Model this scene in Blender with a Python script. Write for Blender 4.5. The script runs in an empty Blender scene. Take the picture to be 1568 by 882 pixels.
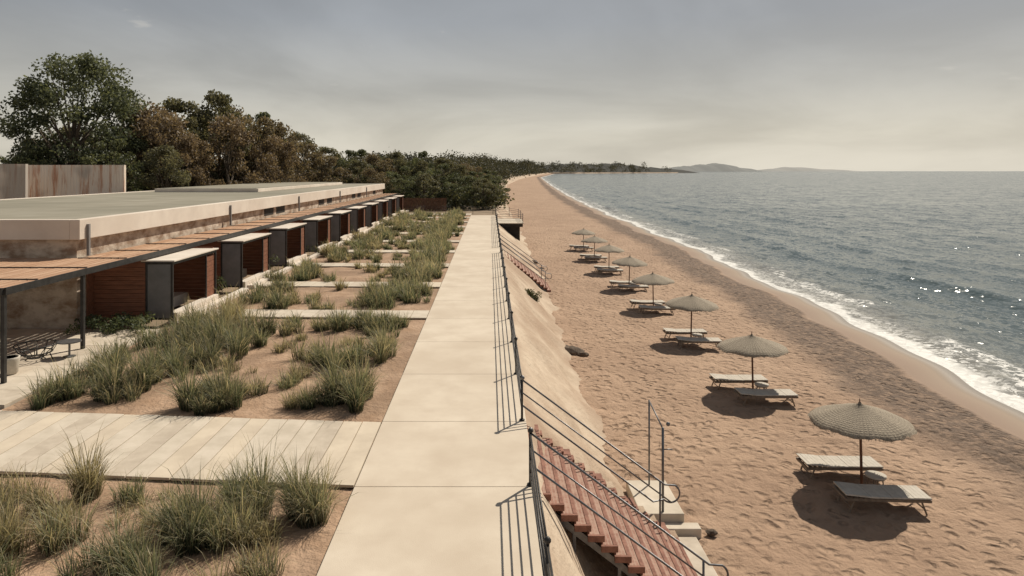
import bpy, math, random
import numpy as np
from mathutils import Vector, noise, Matrix
random.seed(7)
R = random.Random(11)
scene = bpy.context.scene

# ------------------------------------------------------------------ helpers
def new(t, typ, props=None, **inp):
    n = t.nodes.new(typ)
    if props:
        for k, v in props.items(): setattr(n, k, v)
    for k, v in inp.items():
        key = k.replace('_', ' ')
        s = n.inputs[key]
        if isinstance(v, bpy.types.NodeSocket): t.links.new(v, s)
        else: s.default_value = v
    return n
def c4(c): return (c[0], c[1], c[2], 1.0)
def base_mat(name):
    m = bpy.data.materials.new(name); m.use_nodes = True
    t = m.node_tree; t.nodes.clear()
    o = t.nodes.new('ShaderNodeOutputMaterial')
    b = t.nodes.new('ShaderNodeBsdfPrincipled')
    t.links.new(b.outputs[0], o.inputs[0])
    return m, t, b, o
def objcoord(t, scale=(1,1,1)):
    c = t.nodes.new('ShaderNodeTexCoord')
    mp = new(t, 'ShaderNodeMapping'); mp.inputs['Scale'].default_value = scale
    t.links.new(c.outputs['Object'], mp.inputs['Vector'])
    return mp.outputs[0]
def tnoise(t, vec, scale, detail=5, rough=0.55, dist=0.0, out='Fac'):
    n = new(t, 'ShaderNodeTexNoise', None, Scale=scale, Detail=detail, Roughness=rough, Distortion=dist)
    t.links.new(vec, n.inputs['Vector']); return n.outputs[out]
def ramp(t, fac, stops):
    r = t.nodes.new('ShaderNodeValToRGB'); t.links.new(fac, r.inputs[0])
    e = r.color_ramp.elements
    while len(e) < len(stops): e.new(0.5)
    for i, (p, c) in enumerate(stops):
        e[i].position = p; e[i].color = c4(c) if len(c) == 3 else c
    return r.outputs[0]
def mixc(t, fac, a, b, mode='MIX'):
    n = t.nodes.new('ShaderNodeMix'); n.data_type = 'RGBA'; n.blend_type = mode
    for s, v in ((n.inputs[0], fac), (n.inputs[6], a), (n.inputs[7], b)):
        if isinstance(v, bpy.types.NodeSocket): t.links.new(v, s)
        else: s.default_value = v if not isinstance(v, tuple) else c4(v)
    return n.outputs[2]
def math_(t, op, a, b=None, c=None):
    n = t.nodes.new('ShaderNodeMath'); n.operation = op
    for i, v in enumerate((a, b, c)):
        if v is None: continue
        if isinstance(v, bpy.types.NodeSocket): t.links.new(v, n.inputs[i])
        else: n.inputs[i].default_value = v
    return n.outputs[0]
def vmath(t, op, a, b=None, scale=None):
    n = t.nodes.new('ShaderNodeVectorMath'); n.operation = op
    for i, v in enumerate((a, b)):
        if v is None: continue
        if isinstance(v, bpy.types.NodeSocket): t.links.new(v, n.inputs[i])
        else: n.inputs[i].default_value = v
    if scale is not None:
        if isinstance(scale, bpy.types.NodeSocket): t.links.new(scale, n.inputs['Scale'])
        else: n.inputs['Scale'].default_value = scale
    return n.outputs[0]
def maprange(t, v, a, b, c=0.0, d=1.0):
    n = t.nodes.new('ShaderNodeMapRange'); n.interpolation_type = 'SMOOTHSTEP'
    t.links.new(v, n.inputs[0])
    for i, x in enumerate((a, b, c, d)): n.inputs[i+1].default_value = x
    return n.outputs[0]
def bump(t, b, h, dist, strength=1.0, prev=None):
    n = new(t, 'ShaderNodeBump', None, Strength=strength, Distance=dist)
    t.links.new(h, n.inputs['Height'])
    if prev: t.links.new(prev, n.inputs['Normal'])
    if b: t.links.new(n.outputs[0], b.inputs['Normal'])
    return n.outputs[0]
def noisy(name, c1, c2, scale=2.0, rough=0.8, bscale=20, bdist=0.005, stretch=(1,1,1), lo=0.35, hi=0.65, metallic=0.0, big=None):
    m, t, b, o = base_mat(name)
    v = objcoord(t, stretch)
    f = tnoise(t, v, scale, 6, 0.62)
    col = ramp(t, f, [(lo, c1), (hi, c2)])
    if big:
        f2 = tnoise(t, v, big[0], 4, 0.5)
        col = mixc(t, maprange(t, f2, 0.4, 0.65, 0, big[2]), col, big[1])
    t.links.new(col, b.inputs['Base Color'])
    b.inputs['Roughness'].default_value = rough
    b.inputs['Metallic'].default_value = metallic
    b.inputs['Specular IOR Level'].default_value = 0.3
    h = tnoise(t, v, bscale, 3, 0.6)
    bump(t, b, h, bdist)
    return m

class MB:
    def __init__(s): s.v=[]; s.f=[]; s.m=[]
    def hexa(s, p, mat=0):
        i = len(s.v); s.v += [tuple(q) for q in p]
        for q in ((0,3,2,1),(4,5,6,7),(0,1,5,4),(1,2,6,5),(2,3,7,6),(3,0,4,7)):
            s.f.append(tuple(i+k for k in q)); s.m.append(mat)
    def box(s, x0,x1,y0,y1,z0,z1, mat=0):
        s.hexa([(x0,y0,z0),(x1,y0,z0),(x1,y1,z0),(x0,y1,z0),(x0,y0,z1),(x1,y0,z1),(x1,y1,z1),(x0,y1,z1)], mat)
    def tube(s, pts, r, n=8, mat=0, cap=True):
        pts = [Vector(p) for p in pts]; k = len(pts)
        rs = r if isinstance(r,(list,tuple)) else [r]*k
        i0 = len(s.v)
        d0 = (pts[1]-pts[0]).normalized()
        a = d0.cross(Vector((0,0,1)) if abs(d0.z) < .9 else Vector((1,0,0))).normalized()
        for j in range(k):
            d = (pts[min(j+1,k-1)]-pts[max(j-1,0)]).normalized()
            a = (a - d*a.dot(d)).normalized(); bb = d.cross(a)
            for q in range(n):
                th = 2*math.pi*q/n
                s.v.append(tuple(pts[j]+(a*math.cos(th)+bb*math.sin(th))*rs[j]))
        for j in range(k-1):
            for q in range(n):
                q2=(q+1)%n
                s.f.append((i0+j*n+q,i0+j*n+q2,i0+(j+1)*n+q2,i0+(j+1)*n+q)); s.m.append(mat)
        if cap:
            s.f.append(tuple(i0+q for q in reversed(range(n)))); s.m.append(mat)
            s.f.append(tuple(i0+(k-1)*n+q for q in range(n))); s.m.append(mat)
    def ball(s, c, r, mat=0, n=8):
        i0=len(s.v); rings=5
        for a in range(rings+1):
            ph = math.pi*a/rings
            for q in range(n):
                th=2*math.pi*q/n; rr=max(math.sin(ph),0.02)*r
                s.v.append((c[0]+rr*math.cos(th),c[1]+rr*math.sin(th),c[2]+r*math.cos(ph)))
        for a in range(rings):
            for q in range(n):
                s.f.append((i0+a*n+q,i0+(a+1)*n+q,i0+(a+1)*n+(q+1)%n,i0+a*n+(q+1)%n)); s.m.append(mat)
    def build(s, name, mats, parent=None, smooth=False, bevel=0, link=True):
        me = bpy.data.meshes.new(name); me.from_pydata(s.v, [], s.f)
        for m in mats: me.materials.append(m)
        me.polygons.foreach_set('material_index', s.m)
        if smooth: me.polygons.foreach_set('use_smooth', [True]*len(s.f))
        me.update()
        if not link: return me
        o = bpy.data.objects.new(name, me); scene.collection.objects.link(o)
        if parent: o.parent = parent
        if bevel:
            bv = o.modifiers.new('bevel','BEVEL'); bv.width=bevel; bv.segments=2; bv.limit_method='ANGLE'
        return o
def empty(name):
    e = bpy.data.objects.new(name, None); scene.collection.objects.link(e); return e
def inst(name, me, loc, rz=0, sc=1):
    o = bpy.data.objects.new(name, me); scene.collection.objects.link(o)
    o.location = loc; o.rotation_euler = (0,0,rz)
    o.scale = sc if isinstance(sc, tuple) else (sc,sc,sc); return o
def grid(name, X, Y, Z, mat, uv=None, smooth=True):
    ny, nx = X.shape
    co = np.stack([X,Y,Z],-1).reshape(-1,3)
    idx = np.arange(nx*ny).reshape(ny,nx)
    q = np.stack([idx[:-1,:-1],idx[:-1,1:],idx[1:,1:],idx[1:,:-1]],-1).reshape(-1,4)
    me = bpy.data.meshes.new(name)
    me.vertices.add(len(co)); me.vertices.foreach_set('co', co.astype(np.float32).ravel())
    me.loops.add(q.size); me.loops.foreach_set('vertex_index', q.astype(np.int32).ravel())
    me.polygons.add(len(q)); me.polygons.foreach_set('loop_start', np.arange(0,q.size,4,dtype=np.int32))
    me.polygons.foreach_set('loop_total', np.full(len(q),4,dtype=np.int32))
    me.update(calc_edges=True)
    me.polygons.foreach_set('use_smooth',[smooth]*len(q))
    if uv is not None:
        l = me.uv_layers.new(name='UVMap')
        U = uv.reshape(-1,2)[q.ravel()]
        l.data.foreach_set('uv', U.astype(np.float32).ravel())
    me.materials.append(mat)
    o = bpy.data.objects.new(name, me); scene.collection.objects.link(o); return o
def polys(name, V, F, col, mat, link=True, extra=None):
    me = bpy.data.meshes.new(name); me.from_pydata(V, [], F)
    a = me.attributes.new('col','FLOAT_COLOR','POINT')
    c = np.ones((len(V),4),np.float32); c[:,:3]=col
    a.data.foreach_set('color', c.ravel())
    mats = mat if isinstance(mat,list) else [mat]
    for m in mats: me.materials.append(m)
    if extra is not None: me.polygons.foreach_set('material_index', extra)
    me.update()
    if not link: return me
    o = bpy.data.objects.new(name, me); scene.collection.objects.link(o); return o

# ------------------------------------------------------------------ world / sun / camera
SUN = Vector((0.61,0.76,1.03)).normalized()
el = math.asin(SUN.z); az = math.atan2(SUN.x, SUN.y)
w = bpy.data.worlds.new("World"); scene.world = w; w.use_nodes = True
t = w.node_tree; t.nodes.clear()
wo = t.nodes.new('ShaderNodeOutputWorld')
sky = t.nodes.new('ShaderNodeTexSky'); sky.sky_type='NISHITA'; sky.sun_disc=False
sky.sun_elevation=el; sky.sun_rotation=az; sky.dust_density=4; sky.air_density=1.0
bg1 = new(t,'ShaderNodeBackground',None,Strength=0.08); t.links.new(sky.outputs[0],bg1.inputs[0])
tc = t.nodes.new('ShaderNodeTexCoord')
sep = t.nodes.new('ShaderNodeSeparateXYZ'); t.links.new(tc.outputs['Generated'],sep.inputs[0])
z = math_(t,'MAXIMUM',sep.outputs[2],0.0)
den = math_(t,'ADD',z,0.22)
cmb = t.nodes.new('ShaderNodeCombineXYZ')
t.links.new(math_(t,'DIVIDE',sep.outputs[0],den),cmb.inputs[0]); t.links.new(math_(t,'DIVIDE',sep.outputs[1],den),cmb.inputs[1])
grad = ramp(t, z, [(0.0,(0.73,0.68,0.575)),(0.05,(0.645,0.61,0.52)),(0.11,(0.49,0.48,0.44)),(0.21,(0.345,0.362,0.38)),(0.45,(0.16,0.18,0.21))])
cl = tnoise(t, cmb.outputs[0], 0.8, 6, 0.52, 0.5)
clf = maprange(t, cl, 0.32, 0.68, 0.84, 1.12)
clg = t.nodes.new('ShaderNodeCombineColor')
for i in range(3): t.links.new(clf, clg.inputs[i])
skyc = mixc(t, 1.0, grad, clg.outputs[0], 'MULTIPLY')
pf = maprange(t, tnoise(t, cmb.outputs[0], 4.0, 6, 0.5, 0.2), 0.66, 0.76, 0, .5)
skyc = mixc(t, pf, skyc, (0.63,0.60,0.54))
bg2 = new(t,'ShaderNodeBackground',None,Strength=1.02); t.links.new(skyc,bg2.inputs[0])
ad = t.nodes.new('ShaderNodeMixShader'); ad.inputs[0].default_value=0.9
t.links.new(bg1.outputs[0],ad.inputs[1]); t.links.new(bg2.outputs[0],ad.inputs[2])
t.links.new(ad.outputs[0],wo.inputs[0])

ld = bpy.data.lights.new('sun','SUN'); ld.energy=5.0; ld.angle=math.radians(0.5); ld.color=(1.0,0.92,0.785)
so = bpy.data.objects.new('sun',ld); scene.collection.objects.link(so)
so.rotation_euler = (-SUN).to_track_quat('-Z','Y').to_euler(); so.location=(30,40,60)

cd = bpy.data.cameras.new('camera'); cam = bpy.data.objects.new('camera',cd); scene.collection.objects.link(cam)
cam.location=(0,0,5.5); cam.rotation_euler=(math.radians(90),0,0)
cd.lens=24; cd.sensor_width=36; cd.shift_x=0.0217; cd.shift_y=-0.1142; cd.clip_end=60000; cd.clip_start=0.1
scene.camera=cam
scene.view_settings.view_transform='Standard'; scene.view_settings.look='None'; scene.view_settings.exposure=0

# ------------------------------------------------------------------ materials
M_conc = noisy('walkway_concrete',(0.55,0.46,0.36),(0.64,0.55,0.44),0.9,0.85,60,0.003,big=(0.35,(0.50,0.41,0.315),0.5))
M_plank = noisy('plank_concrete',(0.50,0.43,0.34),(0.62,0.54,0.44),1.7,0.85,50,0.003)
M_plank2 = noisy('plank_concrete_dark',(0.44,0.37,0.29),(0.56,0.48,0.385),2.2,0.85,50,0.003)
M_plank3 = noisy('plank_concrete_warm',(0.52,0.435,0.335),(0.63,0.535,0.415),1.3,0.85,50,0.003)
M_white = noisy('painted_render',(0.62,0.54,0.46),(0.72,0.64,0.55),0.8,0.8,30,0.003,big=(0.3,(0.54,0.45,0.37),0.4))
M_weather = noisy('weathered_concrete',(0.28,0.19,0.13),(0.60,0.50,0.40),1.3,0.9,14,0.02,stretch=(1,1,1.6),lo=0.38,hi=0.6)
M_roof = noisy('roof_membrane',(0.26,0.235,0.18),(0.33,0.30,0.24),0.5,0.9,25,0.006,big=(0.12,(0.20,0.185,0.14),0.7))
M_wood = noisy('pergola_wood',(0.36,0.20,0.12),(0.52,0.325,0.205),1.5,0.7,20,0.004,stretch=(8,0.7,8))
M_wood2 = noisy('pergola_wood_pale',(0.42,0.25,0.155),(0.56,0.37,0.245),1.5,0.7,20,0.004,stretch=(8,0.7,8))
M_redwood = noisy('redwood_panel',(0.16,0.065,0.037),(0.27,0.115,0.067),1.5,0.6,20,0.003,stretch=(1,8,8))
M_steel = noisy('dark_steel',(0.035,0.033,0.032),(0.06,0.057,0.055),6,0.45,40,0.001,metallic=0.4)
M_rail = noisy('galvanised_rail',(0.12,0.12,0.125),(0.2,0.2,0.205),5,0.4,60,0.001,metallic=0.6)
M_grey = noisy('grey_screen',(0.17,0.165,0.16),(0.22,0.21,0.205),2,0.7,80,0.002)
M_dark = noisy('dark_interior',(0.02,0.018,0.016),(0.04,0.035,0.03),2,0.8,20,0.003)
M_gap = noisy('joint_shadow_grit',(0.07,0.055,0.04),(0.12,0.09,0.065),8,0.9,30,0.003)
def brickmat(name, c1,c2,mort, scale, sz):
    m,t,b,o = base_mat(name)
    v=objcoord(t)
    br=new(t,'ShaderNodeTexBrick',None,Scale=scale,Color1=c4(c1),Color2=c4(c2),Mortar=c4(mort))
    br.inputs['Mortar Size'].default_value=0.007; br.inputs['Brick Width'].default_value=sz[0]; br.inputs['Row Height'].default_value=sz[1]
    mp=t.nodes.new('ShaderNodeMapping'); mp.inputs['Rotation'].default_value=(0,0,math.radians(90)); t.links.new(v,mp.inputs[0])
    t.links.new(mp.outputs[0],br.inputs['Vector'])
    n=tnoise(t,v,5,8,.7)
    col=mixc(t,maprange(t,n,.35,.68,.1,.85),br.outputs[0],(0.42,0.28,0.21))
    t.links.new(col,b.inputs['Base Color']); b.inputs['Roughness'].default_value=.85
    bump(t,b,tnoise(t,v,40),0.006); return m
M_brick = brickmat('terracotta_tile',(0.29,0.125,0.085),(0.22,0.095,0.065),(0.35,0.24,0.18),1.0,(0.20,0.06))
M_trunk = noisy('tree_bark',(0.06,0.048,0.036),(0.17,0.135,0.10),6,0.9,15,0.03,stretch=(1,1,0.3))
M_polewood = noisy('umbrella_pole_wood',(0.10,0.05,0.032),(0.17,0.085,0.05),4,0.7,30,0.003,stretch=(4,4,.5))
M_canvas = noisy('lounger_canvas',(0.44,0.395,0.33),(0.54,0.49,0.42),5,0.8,70,0.003)
M_frame = noisy('lounger_frame',(0.14,0.11,0.085),(0.22,0.175,0.13),6,0.6,40,0.002)
M_rock = noisy('rock',(0.08,0.058,0.042),(0.18,0.135,0.10),4,0.9,12,0.03)

m,t,b,o = base_mat('rust_streaked_wall'); M_rust=m
v=objcoord(t,(1,1,0.10)); f=tnoise(t,v,1.7,8,.7,.3)
col=ramp(t,f,[(0.32,(0.32,0.12,0.065)),(0.43,(0.54,0.33,0.23)),(0.50,(0.74,0.63,0.52)),(0.75,(0.82,0.75,0.66))])
v2=objcoord(t); n2=tnoise(t,v2,.22,3,.5)
col=mixc(t,maprange(t,n2,.49,.58,0,.7),col,(0.33,0.29,0.25))
t.links.new(col,b.inputs['Base Color']); b.inputs['Roughness'].default_value=.85
wv=new(t,'ShaderNodeTexWave',{'wave_type':'BANDS','bands_direction':'X'},Scale=1.3); t.links.new(v2,wv.inputs['Vector'])
bump(t,b,wv.outputs['Fac'],0.03)

def leafmat(name, trans=0.35, rough=0.6):
    m,t,b,o=base_mat(name)
    a=new(t,'ShaderNodeAttribute',{'attribute_name':'col'})
    t.links.new(a.outputs['Color'],b.inputs['Base Color']); b.inputs['Roughness'].default_value=rough
    b.inputs['Specular IOR Level'].default_value=0.25
    tr=t.nodes.new('ShaderNodeBsdfTranslucent'); t.links.new(mixc(t,1.0,a.outputs['Color'],(1.35,1.3,0.9),'MULTIPLY'),tr.inputs[0])
    mx=t.nodes.new('ShaderNodeMixShader'); mx.inputs[0].default_value=trans
    t.links.new(b.outputs[0],mx.inputs[1]); t.links.new(tr.outputs[0],mx.inputs[2]); t.links.new(mx.outputs[0],o.inputs[0])
    return m
M_leaf=leafmat('foliage',.35); M_grass=leafmat('grass_blades',0.4,0.5)

# sand
m,t,b,o = base_mat('beach_sand'); M_sand=m
uvn=t.nodes.new('ShaderNodeUVMap'); sp=t.nodes.new('ShaderNodeSeparateXYZ'); t.links.new(uvn.outputs[0],sp.inputs[0])
v=objcoord(t)
u=sp.outputs[0]
big=tnoise(t,v,.18,3,.5); mid=tnoise(t,v,1.6,5,.6)
un=math_(t,'ADD',u,math_(t,'MULTIPLY',math_(t,'SUBTRACT',tnoise(t,v,.5,3,.5),.5),2.2))
dry=ramp(t,mid,[(0.3,(0.335,0.222,0.148)),(0.7,(0.445,0.302,0.205))])
dry=mixc(t,maprange(t,big,.4,.65,0,.5),dry,(0.31,0.20,0.132))
deb=math_(t,'MULTIPLY',maprange(t,un,-6.8,-4.8),maprange(t,un,-1.9,-2.7))
spk=maprange(t,tnoise(t,v,3.0,6,.75),.40,.56)
dry=mixc(t,math_(t,'MULTIPLY',deb,math_(t,'MULTIPLY_ADD',spk,.42,.5)),dry,(0.105,0.072,0.052))
spk2=maprange(t,tnoise(t,v,9,3,.8),.65,.71,0,.55)
dry=mixc(t,spk2,dry,(0.14,0.10,0.07))
wet=maprange(t,math_(t,'ADD',u,math_(t,'MULTIPLY',math_(t,'SUBTRACT',tnoise(t,v,.25,2,.5),.5),1.0)),-2.7,-2.2)
wetc=ramp(t,maprange(t,u,-2.4,0.0),[(0,(0.27,0.19,0.14)),(0.6,(0.31,0.235,0.175)),(1,(0.21,0.175,0.14))])
col=mixc(t,wet,dry,wetc)
t.links.new(col,b.inputs['Base Color'])
t.links.new(maprange(t,u,-1.0,-0.1,.85,.35),b.inputs['Roughness']); b.inputs['Specular IOR Level'].default_value=.25
wrp=vmath(t,'SCALE',tnoise(t,v,1.5,2,.5,0,'Color'),None,.45)
vor=new(t,'ShaderNodeTexVoronoi',{'feature':'F1'},Scale=3.0); t.links.new(vmath(t,'ADD',v,wrp),vor.inputs['Vector'])
foot=maprange(t,vor.outputs['Distance'],.05,.55,0,.5)
dryf=math_(t,'SUBTRACT',1.0,wet)
patch=maprange(t,tnoise(t,v,.4,2,.5),.35,.6,.5,1.0)
n1=bump(t,None,math_(t,'MULTIPLY',math_(t,'MULTIPLY',foot,dryf),patch),0.22,1.0)
bump(t,b,math_(t,'MULTIPLY',tnoise(t,v,7,6,.65),math_(t,'MULTIPLY_ADD',dryf,.9,.1)),0.09,0.9,n1)

M_slope = noisy('embankment_render',(0.40,0.305,0.22),(0.55,0.445,0.335),0.8,0.9,5,0.06,stretch=(1,.6,1),big=(0.3,(0.32,0.22,0.15),0.8))
M_soil = noisy('bed_soil',(0.32,0.205,0.13),(0.44,0.30,0.205),1.4,0.95,7,0.06,big=(0.6,(0.22,0.145,0.095),0.6))
M_ground = noisy('ground_soil',(0.20,0.15,0.10),(0.30,0.22,0.15),0.3,0.95,3,0.05)

# sea: wave slopes given as a normal field so ripples stay crisp to the horizon
m,t,b,o = base_mat('sea_water'); M_sea=m
uvn=t.nodes.new('ShaderNodeUVMap'); sp=t.nodes.new('ShaderNodeSeparateXYZ'); t.links.new(uvn.outputs[0],sp.inputs[0])
u=sp.outputs[0]
v=objcoord(t)
shal=maprange(t,u,0.5,10,0,1)
wc=ramp(t,shal,[(0,(0.22,0.205,0.175)),(0.35,(0.125,0.14,0.132)),(1,(0.066,0.094,0.099))])
pat=tnoise(t,objcoord(t,(.03,.012,1)),1.0,4,.6)
wc=mixc(t,maprange(t,pat,.35,.7,0,.6),wc,(0.09,0.120,0.124))
wig=math_(t,'MULTIPLY',math_(t,'SUBTRACT',tnoise(t,v,.35,4,.55),.5),3.4)
u2=math_(t,'ADD',u,wig)
f1=maprange(t,u2,1.15,.55)
lace=maprange(t,tnoise(t,v,2.6,6,.75,.8),.47,.55)
band2=math_(t,'MULTIPLY',maprange(t,u2,1.9,2.5),maprange(t,u2,3.7,3.0))
band2=math_(t,'MULTIPLY',band2,math_(t,'MULTIPLY',maprange(t,tnoise(t,v,.16,2,.5),.46,.58),lace))
fo=math_(t,'MAXIMUM',math_(t,'MULTIPLY',f1,math_(t,'MULTIPLY_ADD',lace,.4,.6)),math_(t,'MULTIPLY',band2,.8))
behind=math_(t,'MULTIPLY',math_(t,'MULTIPLY',maprange(t,u2,3.0,1.0),lace),.55)
fo=math_(t,'MAXIMUM',fo,behind)
col=mixc(t,fo,wc,(0.74,0.72,0.68))
t.links.new(col,b.inputs['Base Color'])
t.links.new(math_(t,'MULTIPLY_ADD',fo,.6,.13),b.inputs['Roughness']); b.inputs['IOR'].default_value=1.33
def slope(vec,scale,det,amt,dist=.2):
    c=tnoise(t,vec,scale,det,.6,dist,'Color')
    return vmath(t,'SCALE',vmath(t,'MULTIPLY',vmath(t,'SUBTRACT',c,(.5,.5,.5)),(1,1,0)),None,amt)
s1=slope(objcoord(t,(1.0,.45,1)),.16,3,.38)
s2=slope(objcoord(t,(1.0,.5,1)),.8,3,.66)
s3=slope(objcoord(t,(1.0,.7,1)),3.4,3,1.0)
ss=vmath(t,'ADD',vmath(t,'ADD',s1,s2),s3)
ss=vmath(t,'SCALE',ss,None,math_(t,'SUBTRACT',1.0,math_(t,'MULTIPLY',fo,.3)))
geo=t.nodes.new('ShaderNodeNewGeometry')
nrm=vmath(t,'NORMALIZE',vmath(t,'ADD',geo.outputs['Normal'],ss))
t.links.new(nrm,b.inputs['Normal'])

# ------------------------------------------------------------------ terrain
SY=[-60,10,25,30.5,40.4,49.1,67.3,97.8,128,211,395,909,2270,3000,60000]
SX=[18.2,18.9,19.6,19.9,20.7,21.4,22.5,23.2,23.4,26,36,68,217,904,904]
BY=[-60,13,15.4,25,40,50,90,200,400,660,900,2270,3000,6000]
BX=[2.5,2.6,3.3,3.35,3.6,3.9,4.0,4.0,10,28,50,190,880,880]
def smooth_interp(y, a, b):
    y=np.asarray(y,float)
    s=0
    k=np.maximum(1.5,np.abs(y)*0.05)
    for d in (-1,-.5,0,.5,1): s=s+np.interp(y+d*k,a,b)
    return s/5
def shoreX(y):
    y=np.asarray(y,float)
    return smooth_interp(y,SY,SX)+0.22*np.sin(y*.45)+.3*np.sin(y*.17+1)+.12*np.sin(y*1.1)
def baseX(y): return smooth_interp(y,BY,BX)
def rows(segs):
    out=[]
    for a,b_,s in segs: out+=list(np.arange(a,b_,s))
    return np.array(out)
YB=rows([(-20,8,1.0),(8,42,.13),(42,85,.35),(85,200,1.5),(200,1000,12),(1000,3001,100)])
nx=150; S=np.linspace(0,1,nx)
bx=baseX(YB)-0.8; sx=shoreX(YB)
X=bx[:,None]+(sx+8-bx)[:,None]*S[None,:]; Y=np.repeat(YB[:,None],nx,1)
U=X-sx[:,None]
Z=np.interp(U,[-40,-7,-4.5,-3,0,3,8],[-2.7,-2.7,-2.66,-2.78,-3.2,-3.6,-4.3])
amp=np.interp(U,[-7,-3.2,-2.4,0],[1,1,0.05,0])
Zd=np.zeros_like(Z)
for i in range(Z.shape[0]):
    if YB[i]>120: continue
    for j in range(nx):
        if amp[i,j]<=0: continue
        x_,y_=X[i,j],Y[i,j]
        a=noise.noise((x_*.35,y_*.3,0))*.11
        if 8<y_<85:
            a+=noise.noise((x_*2.0,y_*2.0,3))*.045+noise.noise((x_*4.2,y_*4.2,7))*.035
        Zd[i,j]=a*amp[i,j]
Z=Z+Zd
grid('beach_sand',X,Y,Z,M_sand,np.stack([U,Y],-1))

YE=rows([(-20,8,1.0),(8,90,.3),(90,200,2),(200,1000,15),(1000,3001,100)])
T=np.array([-0.02,0,.04,.1,.2,.3,.4,.5,.6,.7,.8,.9,.97,1.05,1.3])
eb=baseX(YE); et=np.where(YE<88,0.80,eb-3.0); et=np.where((YE>=80)&(YE<100),np.interp(YE,[80,100],[0.8,1.0]),et)
X=et[:,None]+(eb-et)[:,None]*T[None,:]; Y=np.repeat(YE[:,None],len(T),1)
Z=np.interp(T,[-.02,0,.04,.5,.9,1.05,1.3],[-.05,-.05,-.10,-1.35,-2.45,-2.72,-2.9])[None,:]+0*X
for i in range(X.shape[0]):
    for j in range(2,len(T)):
        n=noise.noise((X[i,j]*.8,Y[i,j]*.5,2)); n2=noise.noise((X[i,j]*.3,Y[i,j]*2.0,5))
        X[i,j]+=n*.28*min(1,T[j]*2)+n2*.10; Z[i,j]+=n*.06
grid('embankment',X,Y,Z,M_slope)

YL=rows([(-60,120,6),(120,1000,25),(1000,6001,200)])
eb=baseX(YL); et=np.where(YL<90,0.78,eb-2.9)
C=np.array([0,.5,.8,.9,.95,.97,.98,.99,.995,1.0])
X=-6000+(et+6000)[:,None]*C[None,:]; Y=np.repeat(YL[:,None],len(C),1)
grid('ground',X,Y,np.full_like(X,-0.16),M_ground)

YW=rows([(-60,6,2),(6,90,.4),(90,160,.8),(160,400,4),(400,3000,50),(3000,40001,2000)])
UC=np.concatenate([np.arange(-.6,40,.4),np.arange(40,90,1.0),np.array([92,100,115,130,170,220,300,400,600,1000,2000,5000,12000,40000])])
sx=shoreX(YW); X=sx[:,None]+UC[None,:]; Y=np.repeat(YW[:,None],len(UC),1); Z=np.full_like(X,-3.2)
for i in range(X.shape[0]):
    if YW[i]>400: break
    near_=YW[i]<160 and YW[i]>6
    for j in range(len(UC)):
        uu=UC[j]
        if uu<1 or uu>90: continue
        yy=Y[i,j]
        a=min(1,(uu-1)/2)*min(1,max(0,(92-uu)/20))
        ph=uu+4.8*noise.noise((yy*.03,uu*.02,0))
        sw=max(0,math.sin(ph*2*math.pi/8.5))**3*.26*max(0,1-uu/60)
        s=sw*(0.8+0.8*noise.noise((uu*.1,yy*.02,9))) + noise.noise((uu*.30,yy*.14,4))*.12
        if near_: s+=noise.noise((uu*.9+yy*.1,yy*.42,14))*.05
        Z[i,j]+=a*s
grid('sea',X,Y,Z,M_sea,np.stack([np.repeat(UC[None,:],len(YW),0),Y],-1))

YP=np.arange(5,90,.22); XP=np.arange(-11.4,-2.3,.22)
X,Y=np.meshgrid(XP,YP); Z=np.zeros_like(X)
for i in range(X.shape[0]):
    for j in range(X.shape[1]):
        Z[i,j]=-.075+.05*noise.noise((X[i,j]*.9,Y[i,j]*.9,0))+.018*noise.noise((X[i,j]*3,Y[i,j]*3,5))
grid('planting_bed_soil',X,Y,Z,M_soil)

# ------------------------------------------------------------------ walkway + crossings
mb=MB(); ys=[-6,-2.5,1.5,5,8.4,11.9,15.0,18.5,22,25.5]+[25.5+3.5*i for i in range(1,18)]
for a,b_ in zip(ys[:-1],ys[1:]):
    mb.box(-2.36,0.80,a+.006,b_-.006,-.14,0.0)
mb.build('walkway',[M_conc],bevel=.008)
mb=MB(); mb.box(-2.34,0.78,-6,ys[-1],-.15,-.02); mb.build('walkway_joint_bed',[M_weather])
def crossing(y0,y1,xl,skew,pw,name='boardwalk_crossing'):
    mb=MB(); x=-2.385
    k=lambda xx:(-xx-2.36)*skew
    xa=x
    while x>xl:
        x2=x-pw+.020
        dz=R.uniform(-.005,.005)
        e1,e2=R.uniform(-.012,.012),R.uniform(-.012,.012)
        mb.hexa([(x2,y0+k(x2)+e1,-.05),(x,y0+k(x)+e1,-.05),(x,y1+k(x)+e2,-.05),(x2,y1+k(x2)+e2,-.05),(x2,y0+k(x2)+e1,.0+dz),(x,y0+k(x)+e1,.0+dz),(x,y1+k(x)+e2,.0+dz),(x2,y1+k(x2)+e2,.0+dz)],R.choice([0,0,1,2]))
        x-=pw
    g=.04
    mb.hexa([(x,y0+k(x)+g,-.14),(xa,y0+k(xa)+g,-.14),(xa,y1+k(xa)-g,-.14),(x,y1+k(x)-g,-.14),(x,y0+k(x)+g,-.053),(xa,y0+k(xa)+g,-.053),(xa,y1+k(xa)-g,-.053),(x,y1+k(x)-g,-.053)],3)
    return mb.build(name,[M_plank,M_plank2,M_plank3,M_gap],bevel=.005)
crossing(11.95,14.95,-16.5,.085,.42)
for i in range(9):
    y0=25.6+6.85*i
    crossing(y0,y0+1.35,-11.3,0.03,.62)
mb=MB()
mb.box(-12.0,-2.37,86,88.4,-.14,-.002); mb.build('end_path',[M_plank],bevel=.01)

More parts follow.
